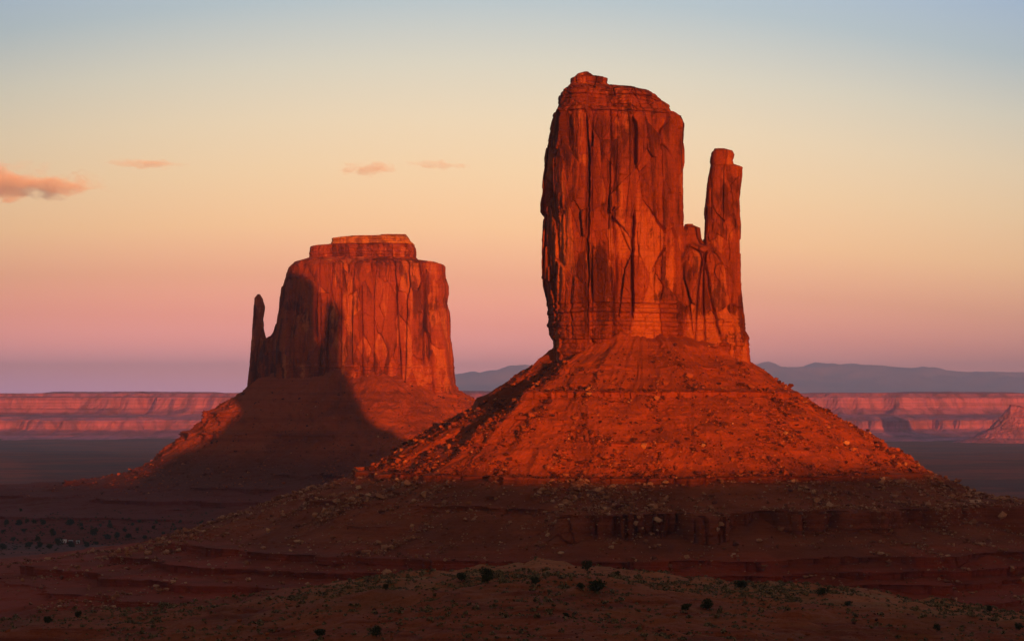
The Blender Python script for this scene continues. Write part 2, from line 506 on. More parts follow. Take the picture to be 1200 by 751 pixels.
def cliff(name, mat, parent, Y, left, right, hd, res=0.65, n_exp=4.5, seed=0, col=18.0, amp=1.0, strata=(), cracks=(), yoff=0.0, zbase=None, tilt=0.0, origin=(0, 0, 0), back=0.5, facets=None):
    """a standing rock: its plan is a rounded block between the two outlines, broken into columns and slabs"""
    zl, xl = silhouette(left, Y)
    zr, xr = silhouette(right, Y)
    z0 = min(zl[0], zr[0]) if zbase is None else zbase
    z1 = max(zl[-1], zr[-1])
    zs = np.unique(np.concatenate([np.arange(z0, z1, res), zl[(zl > z0)], zr[(zr > z0)], [z1]]))
    zs = zs[zs <= z1]
    XL, XR = np.interp(zs, zl, xl), np.interp(zs, zr, xr)
    W = np.maximum(XR - XL, 0.4)
    wmax = W.max()
    HD = hd * np.minimum(1.0, (W / wmax) ** 0.55)
    per = 2 * wmax * (1 + 0.5 * back) + 4 * hd
    npts = int(per / res / 1.6) + 24
    # plan curve, denser on the side towards the viewer
    a = np.linspace(0, 2 * math.pi, 4000, endpoint=False)
    cxx = np.sign(np.cos(a)) * np.abs(np.cos(a)) ** (2 / n_exp)
    cyy = np.sign(np.sin(a)) * np.abs(np.sin(a)) ** (2 / n_exp)
    seg = np.hypot(np.diff(np.append(cxx, cxx[0])) * wmax / 2, np.diff(np.append(cyy, cyy[0])) * hd)
    seg = seg * np.where(cyy < 0.1, 1.0, 0.22)
    cum = np.concatenate([[0], np.cumsum(seg)])
    t = np.linspace(0, cum[-1], npts, endpoint=False)
    ux, uy = np.interp(t, cum, np.append(cxx, cxx[0])), np.interp(t, cum, np.append(cyy, cyy[0]))
    X = (XL + XR)[:, None] / 2 + ux[None, :] * W[:, None] / 2
    Yp = Y + yoff + uy[None, :] * HD[:, None] + tilt * (zs - z0)[:, None] + 0 * X
    Z = np.repeat(zs[:, None], npts, 1)
    nx = np.sign(ux) * np.abs(ux) ** (n_exp - 1) / (wmax / 2)
    ny = np.sign(uy) * np.abs(uy) ** (n_exp - 1) / hd
    ln = np.hypot(nx, ny)
    nx, ny = nx / ln, ny / ln
    # --- break-up
    if facets is not None:
        fx = np.array([px(p, 470, Y - hd)[0] for p, _ in facets])
        fd = np.array([q for _, q in facets])
        Yp = Yp + np.interp(X + 1.5 * vnoise(Z / 25, X * 0, X * 0, seed + 21), fx, fd) * sstep(0.05, 0.5, -uy)[None, :]
    wx = X + 2.2 * vnoise(X / 30, Yp / 30, Z / 110, seed + 1)
    wy = Yp + 2.2 * vnoise(X / 30 + 9, Yp / 30, Z / 110, seed + 1)
    # great upright planes parted by cracks
    ga, ca, la = facets_of(wx / col, wy / col, Z / (col * 30), seed + 2, 0.55, 0.0)
    open_ = sstep(-0.25, 0.3, vnoise(X / 30, Yp / 30, Z / 45, seed + 22))
    d = (ca - 0.5) * 5.0 + la * col * 0.8 - 5.0 * np.exp(-(ga / 0.035) ** 2) * open_
    # narrower upright ribs
    gb, cb, lb = facets_of(wx / (col * 0.34), wy / (col * 0.34), Z / (col * 4) + 0.3 * vnoise(X / 9, Yp / 9, Z / 60, seed + 23), seed + 24, 0.6, 0.2)
    d = d + (cb - 0.5) * 0.8 + lb * col * 0.34 * 0.45 - 0.7 * np.exp(-(gb / 0.045) ** 2) * sstep(0.0, 0.4, vnoise(X / 14, Yp / 14, Z / 25, seed + 25))
    # slabs that have spalled away leave flat fresh scars
    wz = Z + 3 * vnoise(X / 16, Yp / 16, Z / 16, seed + 3)
    gc, cc, lc = facets_of(wx / (col * 0.6), wy / (col * 0.6), wz / (col * 1.35) + 0.35 * wx / col, seed + 4, 0.6, 0.35)
    fresh = sstep(0.58, 0.64, cc)
    d = d - 2.4 * fresh * (0.5 + cc) + lc * col * 0.6 * 0.6 - 0.5 * np.exp(-(gc / 0.03) ** 2)
    ge, ce, le = facets_of(wx / 4.2, wy / 4.2, wz / 7.0, seed + 6, 0.7, 0.5)
    d = d + (ce - 0.5) * 0.55 + le * 1.2 - 0.35 * np.exp(-(ge / 0.06) ** 2)
    d = d + fbm(X / 4, Yp / 4, Z / 6, 3, seed + 8) * 0.28
    wear = 0.16 + 0.30 * ca + 0.16 * cb + 0.30 * (1 - fresh) * cc - 0.24 * fresh * (0.5 + ce)
    for (za, zb, h, sa) in strata:
        w = sstep(za - 4, za + 4, Z) * (1 - sstep(zb - 4, zb + 4, Z))
        bz = (Z + 1.2 * vnoise(X / 25, Yp / 25, Z / 40, seed + 9)) / h
        k = np.floor(bz)
        led = (rnd3(k.astype(int), (k * 0).astype(int), (k * 0).astype(int), seed + 11) - 0.5) * 2 * sa
        fr = bz - k
        led = led - sa * 0.6 * np.exp(-((np.minimum(fr, 1 - fr)) / 0.12) ** 2)
        blk = worley(wx / 10, Yp / 10, bz * 0.5, seed + 12)
        d = d * (1 - 0.45 * w) + w * (led + (blk[2] - 0.5) * sa * 1.5 - sa * 0.35 * np.exp(-((blk[1] - blk[0]) / 0.07) ** 2))
    # side walls keep the outline: less of the break-up there
    edge = np.abs(ny)[None, :]
    d = d * amp * (0.35 + 0.65 * sstep(0.2, 0.8, edge)) * np.minimum(1, W / 25)[:, None]
    for pts, wd, dp in cracks:
        cz, cx = silhouette(pts, Y - hd)
        xc = np.interp(Z, cz, cx) + 0.8 * vnoise(Z / 6, Z * 0, Z * 0, seed + 14)
        ends = sstep(cz[0] - 1, cz[0] + 8, Z) * (1 - sstep(cz[-1] - 8, cz[-1] + 1, Z))
        d = d - dp * ends * np.exp(-((X - xc) / wd) ** 2) * (uy < -0.2)[None, :]
    X = X + nx[None, :] * d
    Yp = Yp + ny[None, :] * d
    wear = wear + 0 * X
    # top: close with a fan
    V = np.stack([X, Yp, Z], -1).reshape(-1, 3)
    Q = grid_quads(len(zs), npts, True)
    top = np.array([[X[-1].mean(), Yp[-1].mean(), zs[-1] + 0.3]])
    ti = len(V)
    V = np.vstack([V, top])
    base = (len(zs) - 1) * npts
    j = np.arange(npts)
    T = np.stack([base + j, base + (j + 1) % npts, np.full(npts, ti)], -1)
    o = mesh_from(name, V, Q, mat, parent, False, T, origin)
    at = o.data.attributes.new("varnish", 'FLOAT', 'POINT')
    at.data.foreach_set("value", np.append(wear.reshape(-1), 0.5).astype(np.float32))
    return o


# ---------------------------------------------------------------- debris skirts
def talus(name, mat, parent, centre, prof, ledges, zrows, ntheta, seed, origin, rough=1.0, gully=1.0, view_only=True, colw=9.0):
    """prof: list of (azimuth degrees, [(r, z) from the foot of the cliff outward]); azimuth 0 = right, 90 = away, 180 = left, 270 = to the viewer"""
    cx, cy = centre
    th = np.linspace(0, 2 * math.pi, 4000)
    dens = 0.35 + np.clip(-np.sin(th) + 0.35, 0, 1)
    cum = np.concatenate([[0], np.cumsum(dens[:-1])])
    th = np.interp(np.linspace(0, cum[-1], ntheta, endpoint=False), cum, th)
    zs = np.asarray(zrows, float)          # from the top down
    A = np.array([p[0] for p in prof] + [prof[0][0] + 360]) * math.pi / 180
    RR = []
    for _, pts in prof:
        p = np.array(pts)
        o = np.argsort(p[:, 1])
        RR.append(np.interp(zs, p[o, 1], p[o, 0]))
    RR.append(RR[0])
    RR = np.array(RR)
    r = np.zeros((len(zs), ntheta))
    for k in range(len(zs)):
        r[k] = np.interp((th - A[0]) % (2 * math.pi) + A[0], A, RR[:, k])
    # soften the joins between the given azimuths
    ker = np.exp(-np.linspace(-2, 2, 2 * (ntheta // 40) + 1) ** 2)
    ker /= ker.sum()
    hw = ntheta // 40
    rp_ = np.concatenate([r[:, -hw:], r, r[:, :hw]], 1)
    r = np.array([np.convolve(row, ker, 'valid') for row in rp_])
    Z = np.repeat(zs[:, None], ntheta, 1)
    ct, st = np.cos(th)[None, :], np.sin(th)[None, :]
    facew = np.zeros_like(r)
    walla = np.zeros_like(r)
    rin = r.copy()
    for (z0, h, g, wlo, whi, azs, jit) in ledges:
        # wall from z0-h up to z0, tread from z0 to z0+g
        ang = fbm(ct * 2.2, st * 2.2, np.zeros_like(ct) + z0, 4, seed + int(z0) + 3)
        w = sstep(wlo, whi, ang)
        if azs is not None:
            a0, a1 = azs
            deg = np.degrees(th)[None, :]
            w = w * sstep(a0 - 8, a0 + 8, deg) * (1 - sstep(a1 - 8, a1 + 8, deg))
        zj = z0 + jit * vnoise(ct * 5, st * 5, np.zeros_like(ct), seed + 31)
        zz_ = Z - zj
        h0 = h
        h = h * np.clip(0.75 + 0.75 * fbm(ct * 7, st * 7, np.zeros_like(ct) + z0, 3, seed + 33), 0.25, 1.25)
        r_lo = np.array([np.interp(-(zj[0, j] - h[0, j]), -zs, rin[:, j]) for j in range(ntheta)])[None, :]
        r_hi = np.array([np.interp(-(zj[0, j]), -zs, rin[:, j]) for j in range(ntheta)])[None, :]
        inwall = (zz_ <= 0) & (zz_ >= -h)
        push = np.where(inwall, (r_lo - rin), 0.0)
        tread = (zz_ > 0) & (zz_ < g)
        push = np.where(tread, (r_lo - r_hi) * (1 - zz_ / g), push)
        r = r + push * w
        facew = np.maximum(facew, np.where(inwall, w, 0))
        walla = np.maximum(walla, np.where(inwall, w * min(1.0, h0 / 11.0), 0))
    X, Yp = cx + r * ct, cy + r * st
    # roughness
    slope = fbm(X / 22, Yp / 22, Z / 22, 5, seed + 1) * 2.6 * rough
    arc = np.repeat(th[None, :] * 90, len(zs), 0)
    gl = ridged(arc / 15 + 0.6 * vnoise(X / 40, Yp / 40, Z / 40, seed), Z / 90, Z * 0, 3, seed + 2)
    gl = (gl - 0.6) * 1.7 * gully * np.clip((zs[0] - Z) / 30, 0, 1)
    wxx = X + 0.5 * colw * fbm(X / (colw * 2), Yp / (colw * 2), Z / 40, 3, seed + 7)
    f1, f2, cid = worley(wxx / (colw * 1.7), Yp / (colw * 1.7), Z / 200, seed + 4)
    f1b, f2b, cidb = worley(wxx / (colw * 0.6), Yp / (colw * 0.6), Z / 12, seed + 5)
    wall = ((cid - 0.5) * 9.0 - 4.0 * np.exp(-((f2 - f1) / 0.06) ** 2) + (cidb - 0.5) * 1.6 )
    bk = np.floor((Z + 0.8 * vnoise(X / 40, Yp / 40, Z * 0, seed + 10)) / 1.9).astype(int)
    bed = (rnd3(bk, bk * 0, bk * 0, seed + 9) - 0.5) * 3.4
    wall = wall * walla / np.maximum(facew, 1e-6) + bed * np.minimum(1, walla * 1.3)
    lump = np.maximum(0, fbm(X / 3.0, Yp / 3.0, Z / 3.0, 3, seed + 6) - 0.15) * 1.5 * rough * sstep(-0.5, 0.5, fbm(X / 24, Yp / 24, Z / 24, 3, seed + 8))
    d = (slope + gl + lump) * (1 - facew) + wall * facew
    X, Yp = X + ct * d, Yp + st * d
    # debris cones lap up against the foot of the wall
    Z = Z + 4.5 * fbm(ct * 3.4, st * 3.4, np.zeros_like(ct), 4, seed + 41) * sstep(zs[0] - 45, zs[0] - 8, Z)
    Z = Z + (1 - facew) * (0.35 * slope * 0.5 + lump * 0.5)
    V = np.stack([X, Yp, Z], -1).reshape(-1, 3)
    Q = grid_quads(len(zs), ntheta, True)[:, ::-1]
    o = mesh_from(name, V, Q, mat, parent, False, None, origin)
    return o, np.stack([X, Yp, Z], -1), facew


# ================================================================ GROUND
def bench_crest(X):
    """height of the scrub bench below the viewpoint, by X at about 620 m"""
    xs = np.array([px(x, 470, 620)[0] for x in (-600, 0, 200, 350, 440, 560, 640, 720, 800, 870, 1000, 1200, 1800)])
    zs = np.array([px(0, y, 620)[2] for y in (735, 728, 712, 692, 678, 667, 663, 669, 679, 685, 692, 722, 738)])
    return np.interp(X, xs, zs)


def ground_h(X, Y):
    base = -139 + 3.0 * fbm(X / 420, Y / 900, X * 0, 4, 71) + 9 * sstep(2600, 1100, Y) * (0.4 + fbm(X / 260, Y / 260, X * 0, 3, 72) * 0.5)
    # low swells and benches out on the plain
    base = base + 7.0 * np.clip(fbm(X / 1500, Y / 2600, X * 0, 3, 77), -0.4, 1) * sstep(3200, 5200, Y)
    base = base - 78 * sstep(3600, 13000, Y) + 6.0 * fbm(X / 2600, Y / 700, X * 0, 4, 91) * sstep(3400, 5600, Y)
    zc = bench_crest(X) + 1.3 * fbm(X / 11, Y / 14, X * 0, 5, 73)
    near = zc - 4.0 + 4.0 * sstep(470, 600, Y) - 0.9 * sstep(520, 430, Y) + 2.2 * fbm(X / 45, Y / 16, X * 0, 4, 78) * sstep(610, 560, Y)
    # wall of beds dropping behind the crest
    edge = 632 + 9 * fbm(X / 22, X * 0, X * 0, 4, 74)
    t = np.clip((Y - edge) / 240, 0, 1)
    steps = 6
    tt = t * steps
    k = np.floor(tt)
    st = (k + sstep(0.0, 0.45, tt - k)) / steps
    bench = near * (1 - st) + base * st
    bench = np.where(Y < edge, near, bench)
    # rise to the rim on which the camera stands
    rim = sstep(330, 40, Y)
    bench = bench * (1 - rim) + (-6) * rim
    return np.where(t >= 1, base, bench)


ROWS = 620
ROWC = 560
dist = np.exp(np.concatenate([np.linspace(math.log(60), math.log(430), 40, endpoint=False), np.linspace(math.log(430), math.log(680), 260, endpoint=False),
                              np.linspace(math.log(680), math.log(4000), 240, endpoint=False), np.linspace(math.log(4000), math.log(95000), 110)]))
ang = np.concatenate([np.linspace(-0.62, -0.24, 50, endpoint=False), np.linspace(-0.24, 0.24, 460, endpoint=False), np.linspace(0.24, 0.62, 50)])
gy = np.repeat(dist[:, None], len(ang), 1)
gx = gy * np.tan(ang)[None, :]
gz = ground_h(gx, gy)
floor = mesh_from("desert_floor", np.stack([gx, gy, gz], -1).reshape(-1, 3), grid_quads(len(dist), len(ang)), MAT_GROUND)
tag(floor, "dark red desert plain dotted with scrub, stretching to the far mesas", "ground", kind='structure')

# the mesa the photograph is taken from: its crest, close behind the camera, throws the shade over the low ground
rx = np.arange(-1500, 3000.1, 30.0)
ry = np.concatenate([np.arange(-2400, -400, 80.0), np.arange(-400, 61, 12.0)])
RX, RY = np.meshgrid(rx, ry)
RIM_Z = 13.5
crest = RIM_Z + 2.0 * fbm(RX / 110, RX * 0, RX * 0, 5, 81) + 6.0 * sstep(520, 720, RX) + 3.5 * sstep(500, 420, RX)
RZ = np.where(RY < -260, crest, 0)
RZ = np.where(RY >= -260, crest * sstep(-160, -260, RY) + (-6 + 0 * RY) * (1 - sstep(-160, -260, RY)), RZ)
RZ = RZ - 60 * sstep(20, 60, RY)
rim = mesh_from("hills", np.stack([RX, RY, RZ], -1).reshape(-1, 3), grid_quads(len(ry), len(rx)), MAT_GROUND)
tag(rim, "red mesa rim the view is taken from", "hill", kind='structure')

# ================================================================ NEAR BUTTE
YN = 1600.0
BN = px(757, 655, YN)
near = empty("sandstone_butte", BN)
tag(near, "tallest sunlit red sandstone butte, with a thin free-standing spire on its right shoulder", "butte", "sandstone buttes")

main_l = [(652, 440), (650, 425), (648, 410), (648, 398), (645, 393), (642, 380), (642, 365), (641, 352), (637, 335), (636, 305), (637, 275), (638, 253), (634, 248), (634, 238), (636, 225),
          (637, 205), (640, 180), (645, 155), (648, 138), (653, 125), (655, 113), (664, 106)]
main_r = [(812, 440), (811, 420), (809, 380), (806, 330), (803, 290), (801, 262), (800, 230), (799, 200), (799, 160), (800, 146), (797, 137), (788, 133), (785, 124), (771, 117), (765, 111.5), (745, 107.5), (728, 105), (718, 104.5)]
z352 = px(0, 352, YN)[2]
z400 = px(0, 425, YN)[2]
z150 = px(0, 140, YN)[2]
cliff_n = cliff("cliff", MAT_ROCK, near, YN, main_l, main_r, 46, 0.62, 4.0, 101, 24.0, 1.0, facets=[(630, 40), (657, 2), (687, -5), (691, 1), (741, 0), (747, 5), (805, 16)],
                strata=[(z400 - 20, z352 + 2, 2.9, 1.2), (z150, 300, 2.8, 1.8)],
                cracks=[([(684, 125), (686, 150), (690, 175), (690, 230), (688, 300), (687, 398)], 0.9, 8), ([(738, 130), (744, 142), (745, 150), (745, 200)], 1.1, 9), ([(744, 240), (741, 310), (742, 378)], 0.9, 10), ([(668, 330), (668, 350), (670, 400)], 0.6, 3),
                        ([(657, 125), (646, 180), (641, 240)], 0.8, 4)], origin=BN)
cap = cliff("cap_rock", MAT_ROCK, cliff_n, YN, [(662, 112), (664, 106), (668, 99), (668, 94), (672, 92), (676, 88), (683, 85.5)], [(722, 112), (719, 105), (711, 100), (712, 94), (703, 92), (696, 91), (690, 86)], 22, 0.4, 3.5, 131, 7.0, 0.5,
            strata=[(190, 260, 1.8, 1.3)], origin=(0, 0, 0))
cap.location = -Vector(BN)
shoulder = cliff("shoulder", MAT_ROCK, near, YN, [(776, 445), (780, 420), (784, 350), (790, 300), (797, 280), (801, 268), (803, 263)],
                 [(882, 445), (879, 424), (878, 410), (877, 396), (872, 386), (871, 372), (868, 352), (860, 320), (850, 300), (838, 291), (825, 287), (821, 280), (820, 268), (812, 264)], 34, 0.62, 3.6, 141, 15.0, 0.8,
                 strata=[(z400 - 20, px(0, 370, YN)[2], 2.6, 1.2)], cracks=[([(828, 300), (832, 340), (846, 400)], 1.0, 4)], yoff=4, origin=BN)
spire = cliff("spire", MAT_ROCK, near, YN, [(826, 440), (824, 330), (824, 283), (825, 260), (826, 235), (829, 210), (832, 195), (831, 190), (833, 180), (836, 177)],
              [(878, 440), (872, 385), (869, 355), (867, 340), (866, 300), (866, 265), (865, 235), (868, 215), (869.5, 198), (859, 194), (858, 190), (859.5, 183), (857, 178.5), (848, 176)], 13, 0.5, 4.0, 151, 11.0, 0.55,
              strata=[(z400 - 20, px(0, 370, YN)[2], 2.6, 1.1), (150, 200, 3.5, 0.9)], yoff=-6, origin=BN)

ZW = lambda y, Y=YN: px(0, y, Y)[2]
# (r, z) outward, in metres, by azimuth
prof_n = [
    (0,   [(20, 48), (58, 34), (69, 26), (106, 0), (146, -22), (176, -42), (215, -62), (256, -80), (300, -90), (360, -104), (470, -116), (620, -138)]),
    (60,  [(20, 48), (40, 34), (55, 26), (90, 0), (130, -22), (165, -47), (215, -62), (256, -80), (300, -90), (360, -104), (470, -116), (620, -138)]),
    (120, [(20, 48), (40, 34), (55, 26), (90, 0), (130, -22), (165, -47), (215, -62), (256, -80), (300, -90), (360, -104), (470, -116), (620, -138)]),
    (158, [(20, 48), (54, 42), (63, 33), (119, 2), (123, -5), (150, -18), (183, -47), (250, -68), (300, -86), (345, -98), (440, -110), (540, -122), (640, -138)]),
    (190, [(20, 48), (52, 42), (57, 33), (84, 4), (136, -18), (183, -47), (250, -68), (300, -86), (345, -98), (440, -110), (540, -122), (640, -138)]),
    (209, [(20, 48), (50, 42), (54, 33), (82, 4), (128, -18), (178, -47), (240, -66), (285, -84), (330, -94), (400, -106), (500, -118), (640, -138)]),
    (228, [(20, 48), (52, 42), (64, 33), (124, 2), (148, -16), (178, -47), (228, -64), (266, -80), (318, -90), (380, -103), (480, -116), (640, -138)]),
    (270, [(20, 48), (44, 40), (52, 34), (92, 6), (122, -16), (160, -46), (212, -63), (240, -76), (285, -86), (318, -104), (400, -112), (640, -138)]),
    (315, [(20, 46), (50, 36), (60, 28), (98, 2), (134, -20), (166, -46), (212, -63), (240, -76), (285, -86), (320, -104), (400, -113), (640, -138)]),
]
ledges_n = [
    (22.0, 2.6, 1.2, -0.1, 0.4, (200, 345), 1.5),
    (6.0, 5.5, 1.5, -0.7, -0.2, (226, 345), 1.3),
    (-9.0, 2.4, 1.2, 0.1, 0.5, (215, 350), 1.5),
    (-26.0, 2.6, 1.2, 0.0, 0.5, (200, 350), 1.5),
    (-46.0, 4.4, 1.0, -1.1, -0.5, (175, 345), 1.2),
    (-64.0, 16.0, 2.2, -1.4, -1.0, (255, 356), 1.8),
    (-62.0, 4.5, 2.0, -0.4, 0.1, (195, 262), 1.8),
    (-74.0, 3.0, 1.5, 0.0, 0.4, (185, 262), 1.8),
    (-87.0, 5.5, 1.0, -1.6, -1.0, (196, 366), 1.3),
    (-94.0, 5.0, 1.0, -1.4, -0.8, (192, 366), 1.5),
    (-100.5, 4.6, 1.0, -1.4, -0.8, (184, 366), 1.5),
    (-91.0, 3.5, 1.2, -0.3, 0.3, (172, 205), 2.5),
    (-107.0, 3.4, 1.2, -0.7, -0.1, (176, 366), 1.5),
]
zrows_n = np.concatenate([np.arange(48, -112, -0.42), np.arange(-112, -140, -0.8)])
tal_n, TN, FN = talus("talus", MAT_TALUS, near, (BN[0], YN), prof_n, ledges_n, zrows_n, 1150, 201, BN, rough=1.5, gully=2.2)

# ================================================================ FARTHER BUTTE
YF = 3000.0
BF = px(411, 605, YF)
far = empty("sandstone_butte", BF)
tag(far, "farther red sandstone butte with a thumb of rock on its left, half in shade", "butte", "sandstone buttes")
cf_l = [(322, 470), (324, 440), (326, 400), (328, 378), (330, 365), (333, 340), (337, 325), (340, 315), (346, 309), (362, 304)]
cf_r = [(536, 470), (532, 440), (530, 420), (528, 400), (526, 385), (525, 366), (523, 355), (525, 345), (525, 335), (522, 325), (521, 312), (510, 308.5), (490, 306)]
zf_t = px(0, 312, YF)[2]
zf_b = px(0, 425, YF)[2]
cliff_f = cliff("cliff", MAT_ROCK_FAR, far, YF, cf_l, cf_r, 80, 1.1, 4.2, 301, 26.0, 1.0, strata=[(zf_b - 60, zf_b, 3.4, 1.5), (zf_t, 300, 3.4, 2.0)],
                cracks=[([(372, 330), (370, 360), (371, 400)], 1.6, 7), ([(496, 315), (498, 370), (497, 430)], 1.6, 7), ([(423, 330), (424, 440)], 1.5, 6), ([(399, 335), (398, 440)], 1.4, 6), ([(465, 330), (464, 390)], 1.4, 5)], origin=BF)
cap_f = cliff("cap_rock", MAT_ROCK_FAR, cliff_f, YF, [(360, 309), (363, 303), (364, 290), (370, 288.5), (386, 287.5)], [(490, 308), (488, 302), (487, 292), (485, 287)], 42, 0.9, 4.0, 311, 12.0, 0.6,
              strata=[(100, 300, 3.2, 2.4)], origin=(0, 0, 0))
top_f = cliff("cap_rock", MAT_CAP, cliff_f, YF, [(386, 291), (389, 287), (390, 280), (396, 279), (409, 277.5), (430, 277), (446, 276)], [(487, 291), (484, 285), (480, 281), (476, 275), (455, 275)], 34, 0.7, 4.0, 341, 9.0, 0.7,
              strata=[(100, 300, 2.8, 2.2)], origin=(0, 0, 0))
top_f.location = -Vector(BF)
top_f['label'] = "paler orange uppermost cap of the butte"
cap_f.location = -Vector(BF)
thumb_f = cliff("spire", MAT_ROCK_FAR, far, YF, [(286, 470), (289, 455), (292, 430), (294, 405), (295, 385), (297, 362), (298, 349), (301, 346)],
                [(330, 470), (328, 440), (322, 410), (312, 398), (309, 385), (308, 375), (310, 360), (308, 350), (305, 345)], 13, 0.9, 3.5, 321, 12.0, 0.6, origin=BF)
saddle_f = cliff("shoulder", MAT_ROCK_FAR, far, YF, [(300, 470), (302, 430), (308, 400), (314, 395), (318, 393), (321, 386), (323, 380), (325, 378)], [(350, 470), (348, 430), (342, 400), (336, 385), (331, 378), (328, 377)], 22, 0.9, 3.5, 331, 12.0, 0.6, origin=BF)
prof_f = [
    (0,   [(50, 46), (122, 26), (130, 15), (165, -8), (215, -45), (260, -75), (330, -98), (440, -110), (560, -124), (760, -140)]),
    (60,  [(40, 46), (75, 26), (85, 15), (120, -8), (170, -45), (230, -75), (330, -98), (440, -110), (560, -124), (760, -140)]),
    (120, [(40, 46), (75, 26), (85, 15), (120, -8), (170, -45), (230, -75), (330, -98), (440, -110), (560, -124), (760, -140)]),
    (180, [(50, 46), (122, 26), (130, 15), (170, -13), (208, -45), (256, -85), (330, -101), (433, -109), (560, -120), (760, -139)]),
    (270, [(40, 50), (74, 36), (84, 24), (130, -8), (180, -42), (235, -74), (300, -90), (380, -103), (480, -118), (700, -140)]),
]
ledges_f = [
    (-14, 14.0, 4.0, -0.9, -0.5, (165, 215), 2.0),
    (-40, 8.0, 4.0, -0.4, 0.1, (165, 330), 2.0),
    (-84, 6.0, 3.0, -0.2, 0.3, (190, 350), 2.0),
    (-97, 5.0, 3.0, -0.3, 0.3, (185, 350), 1.5),
    (-108, 6.0, 2.5, -0.6, 0.0, (150, 350), 1.5),
    (-122, 6.0, 2.5, -0.6, 0.0, (150, 350), 1.5),
]
zrows_f = np.concatenate([np.arange(50, -142, -0.75)])
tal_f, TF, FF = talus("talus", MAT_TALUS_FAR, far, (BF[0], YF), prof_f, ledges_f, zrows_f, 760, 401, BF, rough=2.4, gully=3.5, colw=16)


# ================================================================ FAR MESAS AND MOUNTAINS
def mesa_h(X, Y):
    o = X * 0
    e2 = 14900 + 960 * fbm(X / 2300, o + 3.1, o, 4, 501) + 260 * ridged(X / 800, o, o, 3, 505)
    s2 = Y - e2 + 95 * fbm(X / 250, Y / 250, o, 3, 502)
    top = 65 + 9 * fbm(X / 2300, Y / 2300, o, 4, 503) - 20 * sstep(0.55, 0.9, ridged(X / 1240, Y / 3900, o, 2, 507))
    z2 = np.interp(s2, [-1400, -650, -90, 0, 40, 95, 140, 620, 9000], [-221, -161, -80, -43, 22, 28, 51, 65, 65])
    z2 = z2 + (top - 65) * sstep(120, 600, s2)
    # lower tier: rounded promontories in front of the main wall
    e1 = 13800 + 800 * fbm(X / 1400, o + 7.7, o, 4, 511) + 290 * ridged(X / 510, o, o, 3, 512)
    s1 = Y - e1 + 70 * fbm(X / 190, Y / 190, o, 3, 513)
    z1 = np.interp(s1, [-1100, -370, -80, 0, 46, 190, 1400], [-221, -205, -180, -164, -115, -96, -90])
    z1 = z1 + 11 * fbm(X / 370, Y / 370, o, 3, 514) * sstep(30, 190, s1)
    return np.maximum(z1, z2) + 3.0 * fbm(X / 95, Y / 95, o, 3, 504) * sstep(-600, 0, np.maximum(s1, s2))


mx = np.arange(-6500, 6500.1, 17.0)
my = np.concatenate([np.arange(11200, 18300, 21.5), np.arange(18300, 25000, 230.0)])
MX, MY = np.meshgrid(mx, my)
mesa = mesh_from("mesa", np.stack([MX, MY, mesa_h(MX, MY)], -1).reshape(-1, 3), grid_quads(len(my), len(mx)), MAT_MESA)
tag(mesa, "long flat-topped line of pink cliffs across the far side of the plain", "mesa", kind='structure')

MD = 85000.0
mox = np.linspace(-34000, 37000, 620)
moy = np.linspace(MD - 6000, MD + 6000, 90)
OX, OY = np.meshgrid(mox, moy)
kx = np.array([px(x, 0, MD)[0] for x in (-500, 200, 420, 535, 560, 600, 625, 650, 760, 880, 930, 1000, 1035, 1080, 1140, 1200, 1500, 2000)])
kz = np.array([px(0, y, MD)[2] for y in (470, 464, 452, 438, 437, 432, 430, 428, 426, 428, 430, 427, 428, 432, 436, 435, 440, 450)])
ridge_z = np.interp(OX, kx, kz) + 38 * fbm(OX / 1900, OX * 0, OX * 0, 5, 603)
prof = np.interp(OY, [MD - 6000, MD - 2700, MD, MD + 3000, MD + 6000], [0, 0.5, 1.0, 0.75, 0.2])
OZ = -140 + (ridge_z + 140) * prof * (1 + 0.35 * fbm(OX / 2600, OY / 2200, OX * 0, 5, 601) * sstep(1.0, 0.9, prof))
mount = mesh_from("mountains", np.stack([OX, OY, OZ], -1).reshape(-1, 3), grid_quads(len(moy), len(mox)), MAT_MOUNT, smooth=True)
tag(mount, "pale blue mountain range fading into the haze on the horizon", "mountains", kind='structure')


# a lone small butte out at the right-hand edge of the plain
YS = 12600.0
BS = px(1192, 512, YS)
small = empty("sandstone_butte", BS)
tag(small, "small distant purple butte alone at the right edge of the plain below the mesa", "butte", "sandstone buttes")
cliff("cliff", MAT_MESA, small, YS, [(1172, 505), (1174, 494), (1176, 485), (1179, 480), (1184, 476)], [(1226, 500), (1222, 488), (1218, 482), (1208, 478), (1196, 475.5), (1190, 474)], 60, 3.0, 3.5, 701, 40.0, 1.3, origin=BS)
prof_s = [(0, [(40, -40), (110, -95), (190, -146), (310, -196), (450, -222)]), (180, [(40, -40), (92, -95), (140, -146), (225, -192), (340, -222)]), (270, [(40, -40), (92, -95), (140, -146), (225, -192), (340, -222)])]
talus("talus", MAT_MESA, small, (BS[0], YS), prof_s, [], np.arange(-40, -222, -3.5), 220, 711, BS, rough=3.5, gully=4.0)


